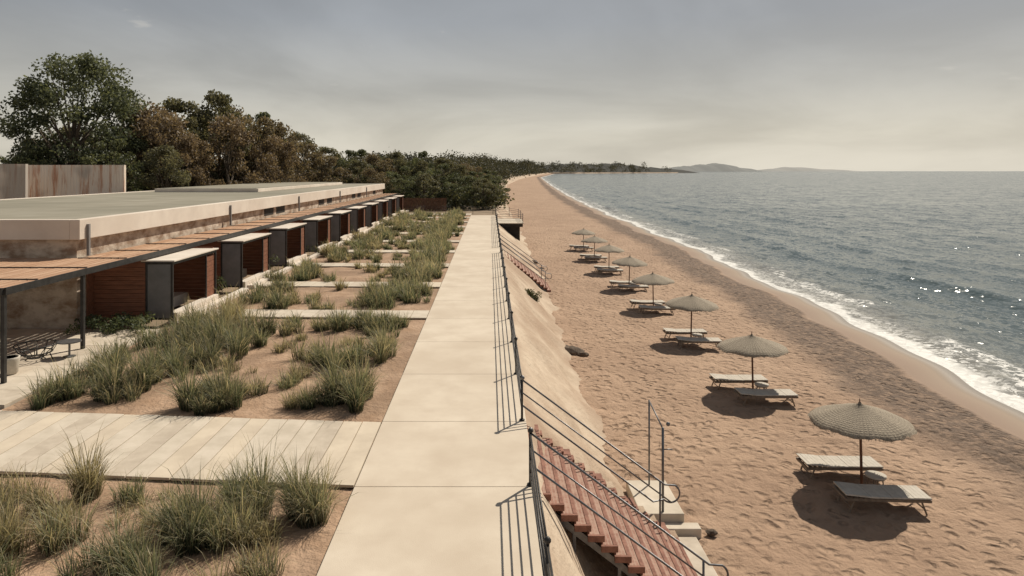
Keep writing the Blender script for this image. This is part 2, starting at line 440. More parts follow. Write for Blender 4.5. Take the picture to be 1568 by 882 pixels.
mb=MB()
for i in range(6):
    for j in range(7):
        x1=-11.45-i*1.3; y0=16.1+j*1.1
        mb.box(x1-1.29,x1,y0,y0+1.09,-.14,-.012+R.uniform(-.003,.003),R.choice([0,1]))
mb.build('patio_paving',[M_plank,M_plank2],bevel=.006)

# ------------------------------------------------------------------ railings
def railing(name, pts_posts, h=0.92, bars=(.9,.68,.45,.22), gaps=()):
    mb=MB()
    for (x,y) in pts_posts:
        mb.tube([(x,y,-.05),(x,y,h)],.026,8); mb.ball((x,y,h+.035),.048)
        mb.tube([(x,y,0),(x,y,.03)],.06,8)
    for k in range(len(pts_posts)-1):
        if k in gaps: continue
        a,b_=pts_posts[k],pts_posts[k+1]
        for z_ in bars: mb.tube([(a[0],a[1],z_),(b_[0],b_[1],z_)],.016,6,0)
    return mb.build(name,[M_steel],smooth=True)
pp=[(.71,1.5),(.71,5.0),(.71,8.4),(.71,11.95),(.71,15.05)]+[(.71,15.05+3.45*i) for i in range(1,21)]
gap=[3]
for k in range(len(pp)-1):
    if pp[k][1]<51.5 and pp[k+1][1]>49.2 and len(gap)<2: gap.append(k)
far_gap_y=(pp[gap[1]][1],pp[gap[1]+1][1])
railing('walkway_railing',pp,gaps=gap)
railing('end_railing',[(3.5,78),(3.4,81.5),(2.4,84.5),(.4,87.4),(-2.2,88.8),(-5.2,89.2),(-8.5,89.4),(-12,89.5)])

M_redw2=noisy('brick_nosing',(0.18,0.08,0.055),(0.31,0.15,0.105),6,0.8,30,.004)
def stairs(y0,y1):
    e=empty('beach_stairs')
    n=14; run=3.3/n; rise=2.55/n
    mb=MB()
    for i in range(n):
        x0=.81+i*run; z_=-(i+1)*rise
        mb.box(x0-.02,x0+run+.02,y0+.03,y1-.03,z_-.05,z_,0)
        mb.box(x0+run-.045,x0+run+.024,y0+.03,y1-.03,z_+.001,z_+.012,2)
        mb.box(x0-.018,x0+.012,y0+.06,y1-.06,z_+.002,z_+rise-.052,2)
        mb.box(x0-.03,x0+run+.03,y0-.03,y0+.028,z_-.10,z_+.012,2)
        mb.box(x0-.03,x0+run+.03,y1-.028,y1+.28,z_-.16,z_+.012,1 if i%3 else 2)
        mb.box(x0-.01,x0+.11,y1+.0,y1+.26,z_+.013,z_+.07,2)
    mb.build('treads',[M_brick,M_slope,M_redw2],parent=e,bevel=.005)
    mb=MB()
    for yy in (y0+.12,(y0+y1)/2,y1-.12):
        a=Vector((.85,yy,-.38)); b_=Vector((4.1,yy,-2.85))
        d=.07
        mb.hexa([(a.x,yy-.03,a.z-d),(b_.x,yy-.03,b_.z-d),(b_.x,yy+.03,b_.z-d),(a.x,yy+.03,a.z-d),(a.x,yy-.03,a.z+d),(b_.x,yy-.03,b_.z+d),(b_.x,yy+.03,b_.z+d),(a.x,yy+.03,a.z+d)])
        for xx in (1.5,2.3,3.1):
            zt=-.38-(xx-.85)*.76
            mb.box(xx-.03,xx+.03,yy-.028,yy+.028,-2.9,zt)
    mb.build('stringers',[M_rail],parent=e)
    mb=MB()
    k=2.43/3.3
    for yy in (y0-.02,y1+.03):
        L=lambda h,x: (x,yy,h-(x-.72)*k)
        pts=[L(.9,.72),L(.9,3.85)]
        cx,cz=3.9,L(.9,3.85)[2]-.19
        for a in range(-10,9):
            th=math.radians(60)-math.radians((a+10)*11)
            pts.append((cx+.2*math.cos(th)+.08,yy,cz+.2*math.sin(th)))
        pts.append(L(.34,3.6)); pts.append(L(.34,.72))
        mb.tube(pts,.02,8)
        mb.tube([L(.62,.72),L(.62,4.0)],.016,8)
        for xx in (3.75,):
            zb=-(xx-.81)/3.3*2.55-.15
            mb.tube([(xx,yy,zb),L(.9,xx)],.022,8)
        mb.ball((.72,yy,.95),.05)
    mb.build('handrails',[M_rail],parent=e,smooth=True)
    return e
stairs(12.0,15.0)
stairs(far_gap_y[0],far_gap_y[1])

mb=MB(); mb.box(3.45,4.45,15.6,17.3,-2.95,-2.33); mb.box(3.6,4.75,15.3,15.59,-2.95,-2.52)
mb.build('stair_landing',[M_plank],bevel=.02)
mb=MB(); mb.box(4.12,4.6,12.0,15.2,-2.95,-2.64); mb.build('stair_foot_slab',[M_plank2],bevel=.02)
mb=MB(); mb.tube([(3.98,17.05,-2.33),(3.98,17.05,-.22)],.022); mb.tube([(3.98,15.7,-2.33),(3.98,15.7,-.40)],.03)
mb.tube([(3.98,17.05,-.24),(3.98,16.6,-.30),(3.98,15.7,-.42)],.018); mb.tube([(3.98,15.7,-.9),(4.2,15.7,-.9)],.015); mb.ball((4.1,15.7,-.32),.05)
mb.build('beach_shower',[M_rail],smooth=True)

mb=MB()
for i in range(14): mb.box(.83,3.6,72.2+i*.5,72.2+i*.5+.47,-.08,0.0,0)
mb.box(.9,3.5,72.3,79,-.42,-.085,1)
mb.box(1.2,3.2,72.6,78.8,-2.8,-.425,1)
mb.build('timber_platform',[M_plank,M_dark])
railing('platform_railing',[(.8,72.3),(3.5,72.3),(3.5,78)])

# ------------------------------------------------------------------ building
bd=empty('beach_pavilion_building')
XE=-14.3; YN=23.8; YF=93.; XW=-29.5
mb=MB()
mb.box(XW+.3,XE-.25,YN+.25,YF-.3,-.14,3.12,0); mb.build('walls',[M_weather],parent=bd,bevel=.01)
mb=MB()
mb.box(XE-.35,XE,YN,YF,3.1,3.80,0); mb.box(XW,XW+.35,YN,YF,3.1,3.80,0)
mb.box(XW+.352,XE-.352,YN,YN+.35,3.1,3.80,0); mb.box(XW+.352,XE-.352,YF-.35,YF,3.1,3.8,0)
mb.build('fascia',[M_white],parent=bd,bevel=.015)
mb=MB(); mb.box(XW+.354,XE-.354,YN+.354,YF-.354,3.13,3.765,0); mb.build('roof',[M_roof],parent=bd)
mb=MB(); mb.box(-27.5,-19,56,88,3.77,4.05,0); mb.build('roof_upstand',[M_white],parent=bd,bevel=.02)
mb=MB(); mb.box(-27.3,-19.2,56.2,87.8,4.06,4.08,0); mb.build('roof_upstand_cover',[M_roof],parent=bd)
mb=MB()
for y_ in (24.2,37.5,51,65,79):
    mb.box(XE+.003,XE+.09,y_,y_+.10,2.5,3.62)
mb.build('downpipes',[M_grey],parent=bd)
mb=MB()
for y_ in (44,46.5,58,61,72,75,85): mb.box(XE-.26,XE-.235,y_,y_+1.9,2.6,3.05)
mb.build('clerestory_openings',[M_dark],parent=bd)
mb=MB()
xx=-12.62
while xx>XE+.1:
    for (a,b_) in [(17.7+j*7.0,17.7+(j+1)*7.0-.03) for j in range(11)]:
        mb.box(xx-.20,xx,a,min(b_,93),2.42,2.46+R.uniform(0,.01),R.choice([0,2]))
    xx-=.25
xx=XE-.05
while xx>-24:
    mb.box(xx-.20,xx,17.7,YN-.02,2.42,2.46+R.uniform(0,.01),R.choice([0,2])); xx-=.25
y_=17.75
while y_<93:
    mb.box(XE+.01 if y_>23.6 else -24,-12.6,y_,y_+.07,2.28,2.417,1); y_+=1.0 if y_<23 else 1.75
mb.box(-12.598,-12.54,17.7,93,2.28,2.47,1)
mb.box(-24,-12.6,17.62,17.698,2.28,2.47,1)
y_=19.0
while y_<93:
    mb.box((XE+.02 if y_>23.6 else -24),-12.6,y_,y_+.05,2.472,2.50,1); y_+=2.33
mb.build('pergola',[M_wood,M_steel,M_wood2],parent=bd)
mb=MB()
for (px,py) in ((-12.64,17.75),(-12.64,21.2),(-18.2,17.75)): mb.box(px-.05,px+.05,py-.05,py+.05,-.14,2.28)
mb.build('pergola_posts',[M_steel],parent=bd)
mb=MB(); mb.box(XE-.24,XE-.20,24.6,92.6,0,2.3,0)
mb.build('cabin_back_wall',[M_redwood],parent=bd)
mbw=MB(); mbs=MB(); mbg=MB(); mbwh=MB(); mbf=MB()
for i in range(10):
    y0=25.0+i*7.0; y1=y0+3.9
    if y1>93: break
    for k in range(14):
        z0=.05+k*.16
        mbw.box(XE-.19,-12.62,y0,y0+.05,z0,z0+.15)
        mbw.box(XE-.19,-11.72,y1,y1+.05,z0,z0+.15)
    for k in range(8):
        z0=.3+k*.21
        mbw.box(-11.70,-11.66,y0+3.1,y1+.04,z0,z0+.2)
    mbg.box(-12.56,-11.66,y0+.01,y0+.03,.12,2.08)
    for (a,b_) in ((-12.6,-12.54),(-11.68,-11.60)): mbs.box(a,b_,y0-.02,y0+.05,-.1,2.16)
    mbs.box(-12.538,-11.682,y0-.01,y0+.045,2.08,2.155); mbs.box(-12.538,-11.682,y0-.01,y0+.045,.05,.12)
    mbs.box(-11.68,-11.60,y1,y1+.07,-.1,2.16); mbs.box(-11.67,-11.61,y0+.055,y1-.005,2.06,2.15)
    mbs.box(-11.67,-11.62,y0+3.0,y0+3.06,.3,2.05)
    mbwh.box(-12.75,-11.52,y0-.06,y1+.12,2.18,2.235)
    mbs.box(-12.75,-11.54,y0-.05,y1+.1,2.158,2.178)
    mbwh.box(-11.82,-11.48,y0+.06,y1-.01,-.1,.30)
    mbwh.box(-11.475,-11.15,y0+.3,y0+6.6,-.1,.10)
    mbwh.box(-13.6,-12.7,y0+.3,y1-.2,.0,.42)
    mbf.box(XE-.198,XE-.17,y0+.4,y0+3.5,.1,2.1)
mbw.build('redwood_partitions',[M_redwood],parent=bd)
mbs.build('steel_frames',[M_steel],parent=bd)
mbg.build('grey_screens',[M_grey],parent=bd)
mbwh.build('canopies_and_sills',[M_white],parent=bd,bevel=.008)
mbf.build('glass_doors',[M_dark],parent=bd)

mb=MB(); mb.box(-38.0,-30.0,56,56.3,-.1,6.0); mb.build('rusty_wall',[M_rust])
mb=MB(); mb.box(-42,-36.05,53,53.3,-.1,6.05); mb.build('rusty_wall',[M_rust])

mb=MB()
for k in range(12):
    th=2*math.pi*k/12
    mb.tube([(.18*math.cos(th),.18*math.sin(th),.05),(.42*math.cos(th),.42*math.sin(th),.2),(.55*math.cos(th),.55*math.sin(th),.42)],.012,6)
for rr,zz in ((.55,.42),(.42,.2),(.2,.05)):
    mb.tube([(rr*math.cos(a*math.pi/12),rr*math.sin(a*math.pi/12),zz) for a in range(25)],.018,6)
for k in range(3):
    th=2*math.pi*k/3; mb.tube([(.4*math.cos(th),.4*math.sin(th),.2),(.5*math.cos(th),.5*math.sin(th),0)],.015,6)
fp=mb.build('fire_basket',[M_steel],smooth=True); fp.location=(-13.3,20.0,0)
mb=MB(); mb.tube([(0,0,0),(0,0,.02),(0,0,.40),(0,0,.42)],[.18,.03,.03,.03],16); mb.tube([(0,0,.42),(0,0,.45)],.32,24)
o_=mb.build('round_side_table',[M_rail],smooth=False); o_.location=(-12.5,20.3,0)
mb=MB(); mb.tube([(0,0,0),(0,0,.03),(0,0,.40),(0,0,.45),(0,0,.45),(0,0,.40)],[.17,.2,.24,.25,.21,.2],20)
o_=mb.build('ceramic_pot',[M_canvas],smooth=True); o_.location=(-13.05,18.55,0)

mb=MB()
for k in range(40): mb.box(-14+k*.2,-14+k*.2+.15,95,95.05,-.1,1.75+R.uniform(-.03,.03))
mb.box(-14,-6,95.052,95.1,.3,.4); mb.box(-14,-6,95.052,95.1,1.4,1.5)
mb.build('timber_fence',[noisy('fence_wood',(0.10,0.05,0.03),(0.17,0.09,0.055),3,.8,20,.004)])

# ------------------------------------------------------------------ umbrella + loungers
m,t,b,o=base_mat('thatch_reed'); M_thatch=m
v=objcoord(t)
sp=t.nodes.new('ShaderNodeSeparateXYZ'); t.links.new(v,sp.inputs[0])
ang=math_(t,'ARCTAN2',sp.outputs[1],sp.outputs[0]); rad=math_(t,'SQRT',math_(t,'ADD',math_(t,'POWER',sp.outputs[0],2.0),math_(t,'POWER',sp.outputs[1],2.0)))
cm=t.nodes.new('ShaderNodeCombineXYZ'); t.links.new(math_(t,'MULTIPLY',ang,14.0),cm.inputs[0]); t.links.new(math_(t,'MULTIPLY',rad,6.0),cm.inputs[1])
f=tnoise(t,cm.outputs[0],2.0,8,.75)
rings=math_(t,'ABSOLUTE',math_(t,'SINE',math_(t,'ADD',math_(t,'MULTIPLY',rad,46.0),math_(t,'MULTIPLY',f,2.5))))
seg=math_(t,'ABSOLUTE',math_(t,'SINE',math_(t,'MULTIPLY',ang,32.0)))
wv=math_(t,'MULTIPLY',rings,seg)
col=ramp(t,f,[(.32,(0.15,0.118,0.085)),(.68,(0.40,0.33,0.245))])
col=mixc(t,math_(t,'MULTIPLY',wv,.3),col,(0.48,0.41,0.31))
t.links.new(col,b.inputs['Base Color']); b.inputs['Roughness'].default_value=.9
bump(t,b,math_(t,'ADD',f,math_(t,'MULTIPLY',wv,.5)),.02)
mb=MB()
NS=64; prof=[(0.03,2.24),(.07,2.18),(.25,2.12),(.5,2.04),(.8,1.94),(1.05,1.84),(1.22,1.75),(1.25,1.71)]
for k,(r_,z_) in enumerate(prof):
    for q in range(NS):
        th=2*math.pi*q/NS; sc=1-.025*abs(math.sin(th*4))*(r_/1.25)
        rr=r_*sc*(1+R.uniform(-.012,.012)*(k>5))
        mb.v.append((rr*math.cos(th),rr*math.sin(th),z_+(-.02*math.cos(th*8) if k>2 else 0)*(r_/1.25)+(R.uniform(-.03,.01) if k==7 else 0)))
for k in range(len(prof)-1):
    for q in range(NS): mb.f.append((k*NS+q,(k+1)*NS+q,(k+1)*NS+(q+1)%NS,k*NS+(q+1)%NS)); mb.m.append(0)
for q in range(320):
    th=R.uniform(0,2*math.pi); r_=1.235; L_=R.uniform(.04,.1); dw=.008
    p=Vector((r_*math.cos(th),r_*math.sin(th),1.73)); tt=Vector((-math.sin(th),math.cos(th),0)); dd=Vector((math.cos(th)*.5,math.sin(th)*.5,-.8))
    i=len(mb.v); mb.v+=[tuple(p-tt*dw),tuple(p+tt*dw),tuple(p+dd*L_)]; mb.f.append((i,i+1,i+2)); mb.m.append(0)
mb.tube([(0,0,-.3),(0,0,2.22)],[.036,.03],10,1); mb.tube([(0,0,2.18),(0,0,2.34)],[.02,.008],8,1)
for k in range(8):
    th=2*math.pi*k/8+.2
    mb.tube([(0,0,2.10),(1.2*math.cos(th),1.2*math.sin(th),1.73)],.012,6,1)
    mb.tube([(0,0,1.65),(.6*math.cos(th),.6*math.sin(th),1.96)],.009,6,1)
umb=mb.build('thatched_beach_umbrella',[M_thatch,M_polewood],link=False)
umb.polygons.foreach_set('use_smooth',[True]*len(umb.polygons))
mb=MB()
L2,W2=1.0,.34
mb.box(-L2,L2,-W2,-W2+.05,.27,.33,0); mb.box(-L2,L2,W2-.05,W2,.27,.33,0); mb.box(-L2,-L2+.05,-W2+.052,W2-.052,.27,.33,0); mb.box(L2-.05,L2,-W2+.052,W2-.052,.27,.33,0)
for k in range(15):
    x0=-L2+.07+k*.125; mb.box(x0,x0+.09,-W2+.01,W2-.01,.332,.348,0)
nseg=20
def hz(x): return .06*max(0,(-.35-x)/.65)
for k in range(nseg):
    xa=-L2+.0+k*2*L2/nseg; xb=xa+2*L2/nseg-.004
    zz=.352; th=.03-.006*(k%5==0)
    mb.hexa([(xa,-W2-.01,zz+hz(xa)),(xb,-W2-.01,zz+hz(xb)),(xb,W2+.01,zz+hz(xb)),(xa,W2+.01,zz+hz(xa)),
             (xa,-W2,zz+th+hz(xa)),(xb,-W2,zz+th+hz(xb)),(xb,W2,zz+th+hz(xb)),(xa,W2,zz+th+hz(xa))],1)
for sx_ in (-1,1):
    for sy_ in (-1,1):
        mb.tube([(sx_*.78,sy_*.30,.28),(sx_*.90,sy_*.30,-.03)],.022,6,0)
    mb.tube([(sx_*.85,-.3,.10),(sx_*.85,.3,.10)],.014,6,0)
lou=mb.build('sun_lounger',[M_frame,M_canvas],link=False)
mb=MB(); mb.tube([(0,0,.36),(0,0,.40)],.25,24,1); mb.tube([(0,0,.33),(0,0,.358)],.23,24,0)
for k in range(4):
    th=math.pi/4+k*math.pi/2; mb.tube([(.16*math.cos(th),.16*math.sin(th),.35),(.2*math.cos(th),.2*math.sin(th),-.03)],.016,6,0)
tab=mb.build('beach_side_table',[M_frame,M_canvas],link=False)
UY=[17.75,25.2,32.8,40.3,47.6,55.2,63,71]
for i,y_ in enumerate(UY):
    x_=9.68+R.uniform(-.06,.06)
    o_=inst('thatched_beach_umbrella',umb,(x_,y_,-2.7),R.uniform(0,6),(1,1,1+R.uniform(-.03,.03))); o_.rotation_euler[0]=R.uniform(-.03,.03); o_.rotation_euler[1]=R.uniform(-.03,.03)
    inst('sun_lounger',lou,(9.45+R.uniform(-.1,.1),y_+.62,-2.68),R.uniform(-.05,.03))
    inst('sun_lounger',lou,(9.62+R.uniform(-.1,.15),y_-1.1,-2.68),R.uniform(-.07,.02))
    inst('beach_side_table',tab,(x_+.22,y_-.25,-2.68))

# ------------------------------------------------------------------ grasses
def grass(name, tufts, seed, mult=2.2, rs=1.0, hs=1.0):
    rg=np.random.RandomState(seed); V=[];F=[];Cc=[]; off=0
    for (x,y,h,r,n,kind) in tufts:
        n=int(n*mult); r=r*rs; h=h*hs
        nc=max(2,int(r*9)); ca=rg.rand(nc)*6.28; cr=np.sqrt(rg.rand(nc))*r*.75
        cxs=np.minimum(x+cr*np.cos(ca),-2.62); cys=y+cr*np.sin(ca); chs=h*rg.uniform(.55,1.1,nc)
        k=rg.randint(0,nc,n)
        rr=rg.rand(n)**.7*.16; ph=rg.rand(n)*2*np.pi
        bx=cxs[k]+rr*np.cos(ph); by=cys[k]+rr*np.sin(ph)
        q=rr/.16
        H=chs[k]*(.45+.6*rg.rand(n))
        stray=rg.rand(n)<.10; H=np.where(stray,chs[k]*(1.05+.35*rg.rand(n)),H)
        lean=H*(.12+.65*q*rg.rand(n)+.5*rg.rand(n)**2); lean=np.where(stray,lean*.6,lean)
        ph2=ph+rg.normal(0,.5,n)
        wdt=(.0028+.0034*rg.rand(n))*(1+max(0,y-11)*.06)
        wind=-.05*H
        dx,dy=np.cos(ph2)*lean+wind,np.sin(ph2)*lean+wind*.6
        tb=rg.rand(n)*2*np.pi; tx,ty=np.cos(tb),np.sin(tb)
        pts=[]
        for t_,k_ in ((0,1.),(.4,1.),(.75,.75),(1,0)):
            cx=bx+dx*t_**1.9; cy=by+dy*t_**1.9; cz=-.08+H*(t_-.34*t_**3.5*np.minimum(1.3,lean/H*1.8))
            if k_>0: pts.append(np.stack([cx-tx*wdt*k_,cy-ty*wdt*k_,cz],-1)); pts.append(np.stack([cx+tx*wdt*k_,cy+ty*wdt*k_,cz],-1))
            else: pts.append(np.stack([cx,cy,cz],-1))
        P=np.stack(pts,1)
        V.append(P.reshape(-1,3))
        ids=off+np.arange(n)*7
        for a in ids.tolist(): F+= [(a,a+1,a+3,a+2),(a+2,a+3,a+5,a+4),(a+4,a+5,a+6)]
        off+=n*7
        g=np.array([.12,.145,.09]) if kind==0 else (np.array([.23,.215,.135]) if kind==1 else np.array([.16,.18,.12]))
        g=g*rg.uniform(.75,1.25)
        straw=np.array([.54,.45,.30])
        mixv=(rg.rand(n)<(.22 if kind==0 else .42))[:,None]*rg.uniform(.4,1,(n,1))
        c=(g*rg.uniform(.5,1.5,(n,1)))*(1-mixv)+straw*mixv
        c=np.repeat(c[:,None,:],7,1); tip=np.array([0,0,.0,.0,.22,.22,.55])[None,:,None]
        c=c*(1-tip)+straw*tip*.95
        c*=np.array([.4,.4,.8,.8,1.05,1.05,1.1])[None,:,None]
        Cc.append(c.reshape(-1,3))
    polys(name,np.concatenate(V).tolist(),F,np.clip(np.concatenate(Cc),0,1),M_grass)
near=[(-4.36,10.15,.95,.52,520,0),(-4.0,11.2,1.1,.3,260,0),(-3.75,11.0,.9,.3,220,2),(-3.05,10.95,1.0,.38,380,0),(-2.8,10.6,.9,.26,260,2),(-3.5,10.3,.6,.3,160,1),
(-6.9,11.45,1.05,.34,260,1),(-7.3,11.2,.7,.3,130,1),(-8.15,11.6,.6,.3,120,1),(-6.2,11.6,.5,.3,130,0),(-5.7,11.6,.3,.25,80,2),(-6.95,10.15,.8,.5,330,1),(-6.3,10.1,.7,.35,180,2),(-5.0,9.45,.7,.4,280,0),
(-5.15,10.6,.55,.35,170,1),(-5.4,9.9,.5,.35,120,1),(-8.0,11.0,.7,.35,160,1),(-4.9,11.2,.35,.3,90,2),(-4.6,8.9,.7,.45,220,0),(-6.6,9.2,.7,.45,240,0),(-7.6,9.6,.7,.45,220,2),(-3.3,9.7,.35,.3,90,1),(-4.35,11.5,.7,.3,120,0),(-9.2,11.6,.6,.4,160,0),(-3.0,11.5,.5,.25,90,1),(-4.7,10.3,1.0,.34,220,0),(-3.2,9.2,.5,.4,120,2),(-5.8,10.9,.4,.35,100,1),(-7.9,10.2,.9,.45,260,0),
(-4.0,10.3,.8,.4,240,2),(-6.8,10.7,.6,.4,150,1),(-5.6,9.3,.6,.4,160,0),(-3.7,8.8,.5,.4,120,1),(-9.0,10.7,.8,.4,200,1)]
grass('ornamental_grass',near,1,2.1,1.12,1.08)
b2=[(-10.05,16.5,.9,.85,650,0),(-9.4,17.5,1.0,.8,600,0),(-10.6,18.4,.95,.8,500,0),(-10.9,17.2,.55,.5,200,2),(-6.7,16.1,.95,.6,620,0),(-6.2,16.4,.85,.5,340,0),(-5.9,17.1,.6,.4,160,2),(-5.4,17.7,.55,.4,170,2),(-5.2,18.3,.5,.35,120,1),
(-4.0,16.0,.8,.5,360,0),(-3.4,16.1,1.05,.6,620,0),(-3.1,16.7,1.0,.35,320,2),(-4.4,16.1,.5,.4,150,1),(-3.6,16.9,.85,.55,340,0),(-3.3,20.3,.9,.55,360,2),(-4.7,19.3,.85,.65,420,0),(-4.0,19.7,.8,.6,320,0),(-5.3,20.3,.65,.55,260,2),
(-9.0,19.3,.9,.8,450,0),(-8.1,20.0,.95,.75,430,0),(-7.7,21.3,1.05,.75,420,0),(-9.5,20.9,.95,.85,420,0),(-8.6,22.1,1.05,.85,480,0),(-9.5,22.4,1.0,.85,420,0),(-8.9,23.8,1.15,.85,500,1),(-9.6,25.,1.3,.6,300,1),(-7.9,23.2,.95,.65,300,0),(-10.3,23.6,.9,.75,320,0),(-8.5,18.4,.85,.7,300,0),(-8.9,16.6,.6,.5,220,2),
(-5.0,24.1,.75,.65,320,0),(-4.2,24.3,.8,.65,320,0),(-3.6,24.0,.85,.65,360,0),(-3.3,24.5,.65,.4,200,0),(-5.8,24.2,.6,.55,220,2),(-6.9,18.9,.4,.4,90,1),(-6.4,21.3,.45,.45,110,1),(-10.8,21.8,.8,.7,250,0),(-10.9,19.8,.8,.7,250,0),(-7.2,17.6,.35,.35,70,1),(-7.6,19.0,.6,.45,140,2),(-10.7,25,.75,.7,220,2),(-3.3,22,.45,.4,90,1),
(-3.6,20.9,.65,.5,200,0),(-4.5,21.8,.45,.4,90,1),(-6.8,23.5,.65,.5,160,2),(-7.3,24.6,.65,.5,160,0),(-7.2,16.5,.6,.5,200,0),(-3.6,22.9,.6,.5,160,0),(-6.0,22.6,.4,.4,80,1)]
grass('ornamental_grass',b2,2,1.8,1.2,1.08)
rg=random.Random(5); far=[]
for i in range(9):
    ya=25.6+6.85*i+1.7; yb=ya+5.0
    fac=max(.3,1-(ya-25)/80)
    for k in range(16):
        far.append((rg.uniform(-5.0,-3.0),rg.uniform(ya,yb),rg.uniform(.65,1.05),rg.uniform(.5,.85),240*fac,rg.choice([0,0,2])))
    for k in range(9):
        far.append((rg.uniform(-10.9,-8.4),rg.uniform(ya,yb),rg.uniform(.65,1.05),rg.uniform(.5,.85),240*fac,rg.choice([0,0,1])))
    for k in range(9):
        far.append((rg.uniform(-8.4,-5.0),rg.uniform(ya,yb),rg.uniform(.35,.7),rg.uniform(.35,.55),120*fac,rg.choice([0,1,2])))
    if i>2:
        for k in range(10): far.append((rg.uniform(-8.8,-4.5),rg.uniform(ya,yb),rg.uniform(.5,.9),rg.uniform(.5,.7),200*fac,rg.choice([0,0,2])))
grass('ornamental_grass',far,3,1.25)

# ------------------------------------------------------------------ leaves / trees
def leaves(cl, size, colA, colB, rg, asp=.6):
    V=[];C=[]
    for (x,y,z,r,n,ton) in cl:
        d=rg.normal(0,1,(n,3)); d/=np.linalg.norm(d,axis=1)[:,None]
        rad=(rg.rand(n)**.45)[:,None]*r
        P=np.array([x,y,z])+d*rad*np.array([1,1,.75])
        nrm=rg.normal(0,1,(n,3)); nrm/=np.linalg.norm(nrm,axis=1)[:,None]
        a=np.cross(nrm,rg.normal(0,1,(n,3))); a/=np.linalg.norm(a,axis=1)[:,None]; b_=np.cross(nrm,a)
        s=((size if size else .16+.0006*y)*rg.uniform(.6,1.35,n))[:,None]
        V.append(np.stack([P-a*s,P-b_*s*asp,P+a*s,P+b_*s*asp],1).reshape(-1,3))
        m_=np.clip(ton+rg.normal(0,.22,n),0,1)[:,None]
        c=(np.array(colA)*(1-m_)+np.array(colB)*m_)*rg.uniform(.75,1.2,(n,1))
        C.append(np.repeat(c,4,0))
    V=np.concatenate(V); C=np.concatenate(C); n=len(V)//4
    F=np.arange(n*4).reshape(n,4)
    return V,F,C
def make_tree(name,H,Wd,seed,colA,colB,nclump=40,nleaf=170,leaf=.17,base=.25,cr=1.0):
    rg=np.random.RandomState(seed); rr=random.Random(seed)
    cl=[];centers=[]
    for k in range(nclump):
        th=rr.uniform(0,2*math.pi); t_=rr.random()
        zz=base+(1-base)*t_
        env=math.sin(math.pi*min(1,(t_*.86+.12)))**.6
        q=(rr.random()**.5)
        rad=Wd*.5*env*(.45+.55*q)*rr.uniform(.75,1.08)
        r=Wd*rr.uniform(.075,.15)*cr
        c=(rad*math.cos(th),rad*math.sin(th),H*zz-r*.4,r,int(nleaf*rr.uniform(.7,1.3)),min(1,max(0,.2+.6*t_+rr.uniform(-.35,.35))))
        cl.append(c); centers.append(c)
    V,F,C=leaves(cl,leaf,colA,colB,rg)
    mb=MB(); tr=H*.022
    top=H*.72
    tp=[(0,0,-.3)]+[(rr.uniform(-.3,.3)*k*.4,rr.uniform(-.3,.3)*k*.4,top*k/5) for k in range(1,6)]
    mb.tube(tp,[tr*1.2,tr,tr*.85,tr*.65,tr*.45,tr*.2],8)
    for c in centers[::2]:
        k=max(1,min(4,int((c[2]/top)*5*.6))); a=Vector(tp[k]); e_=Vector(c[:3]); mid=(a+e_)/2+Vector((0,0,-.08*(e_-a).length))
        mb.tube([a,mid,e_],[tr*.38,tr*.22,.02],5)
    nv=len(V); VV=V.tolist()+mb.v; FF=F.tolist()+[tuple(i+nv for i in f) for f in mb.f]
    CC=np.concatenate([C,np.full((len(mb.v),3),.1)])
    return polys(name,VV,FF,CC,[M_leaf,M_trunk],link=False,extra=[0]*len(F)+[1]*len(mb.f))
G1,G2=(.04,.048,.025),(.155,.165,.088)
B1,B2=(.08,.058,.038),(.25,.185,.122)
O1,O2=(.055,.056,.032),(.195,.18,.105)
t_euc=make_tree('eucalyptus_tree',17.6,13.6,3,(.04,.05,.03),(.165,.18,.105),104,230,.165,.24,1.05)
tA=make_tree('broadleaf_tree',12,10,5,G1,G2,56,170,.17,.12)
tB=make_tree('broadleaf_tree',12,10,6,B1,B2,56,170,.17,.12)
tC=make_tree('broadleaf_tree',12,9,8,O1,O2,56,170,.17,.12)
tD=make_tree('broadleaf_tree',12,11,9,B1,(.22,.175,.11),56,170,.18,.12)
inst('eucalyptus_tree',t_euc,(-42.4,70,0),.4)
L=[
(-40.2,78,13.0,tA,.9),(-38.0,76,13.0,tB,.95),(-34.5,72,11.5,tB,.95),(-36.5,80,13.9,tC,.9),(-33.5,84,15.2,tC,.7),(-30.5,80,12.0,tB,.9),(-33,90,14.0,tD,.9),
(-33.0,98,14.0,tA,.8),(-30.0,92,12.2,tD,.9),(-27.6,88,10.0,tB,.85),(-27.5,98,10.4,tD,.9),(-29.3,104,11.4,tC,.8),(-24.5,100,8.4,tD,1.0),
(-35.5,64,8.6,tA,.9),(-31.5,66,8.0,tC,.9),(-48,72,9,tC,1.0),(-44,66,8,tA,.9),(-52,66,8.5,tA,.9),(-57,75,9,tA,1.1),(-31.8,72,9.5,tB,.8),
(-27.8,116,9.6,tC,1.0),(-24.6,118,9.3,tA,.9),(-21.5,120,9.4,tA,1.0),(-18.6,112,8.4,tD,1.0),(-16.0,116,8.8,tC,.9),(-12.4,122,9.2,tA,.7),(-20.5,106,7.2,tC,1.1),
(-14.0,106,6.4,tA,1.2),(-11,112,7.2,tC,1.0),(-8.0,108,6.8,tA,1.2),(-5.0,112,6.6,tC,1.1),(-2.5,108,5.6,tA,1.2),(-1.0,101,4.4,tC,1.4),(-5,101,4.6,tA,1.3),(-9.5,100,5.2,tC,1.2),(-13,99,5.2,tA,1.2),(-17,99,6,tD,1.1),(1.0,106,4.2,tA,1.2),(0.0,118,5.8,tA,1.2),(-4,125,7,tD,1.1),(-9,130,8,tC,1.1),
(-46,90,12,tD,1),(-40,95,13,tA,1),(-52,85,11,tC,1),(-36,110,11,tD,1),(-62,70,9,tA,1.1)]
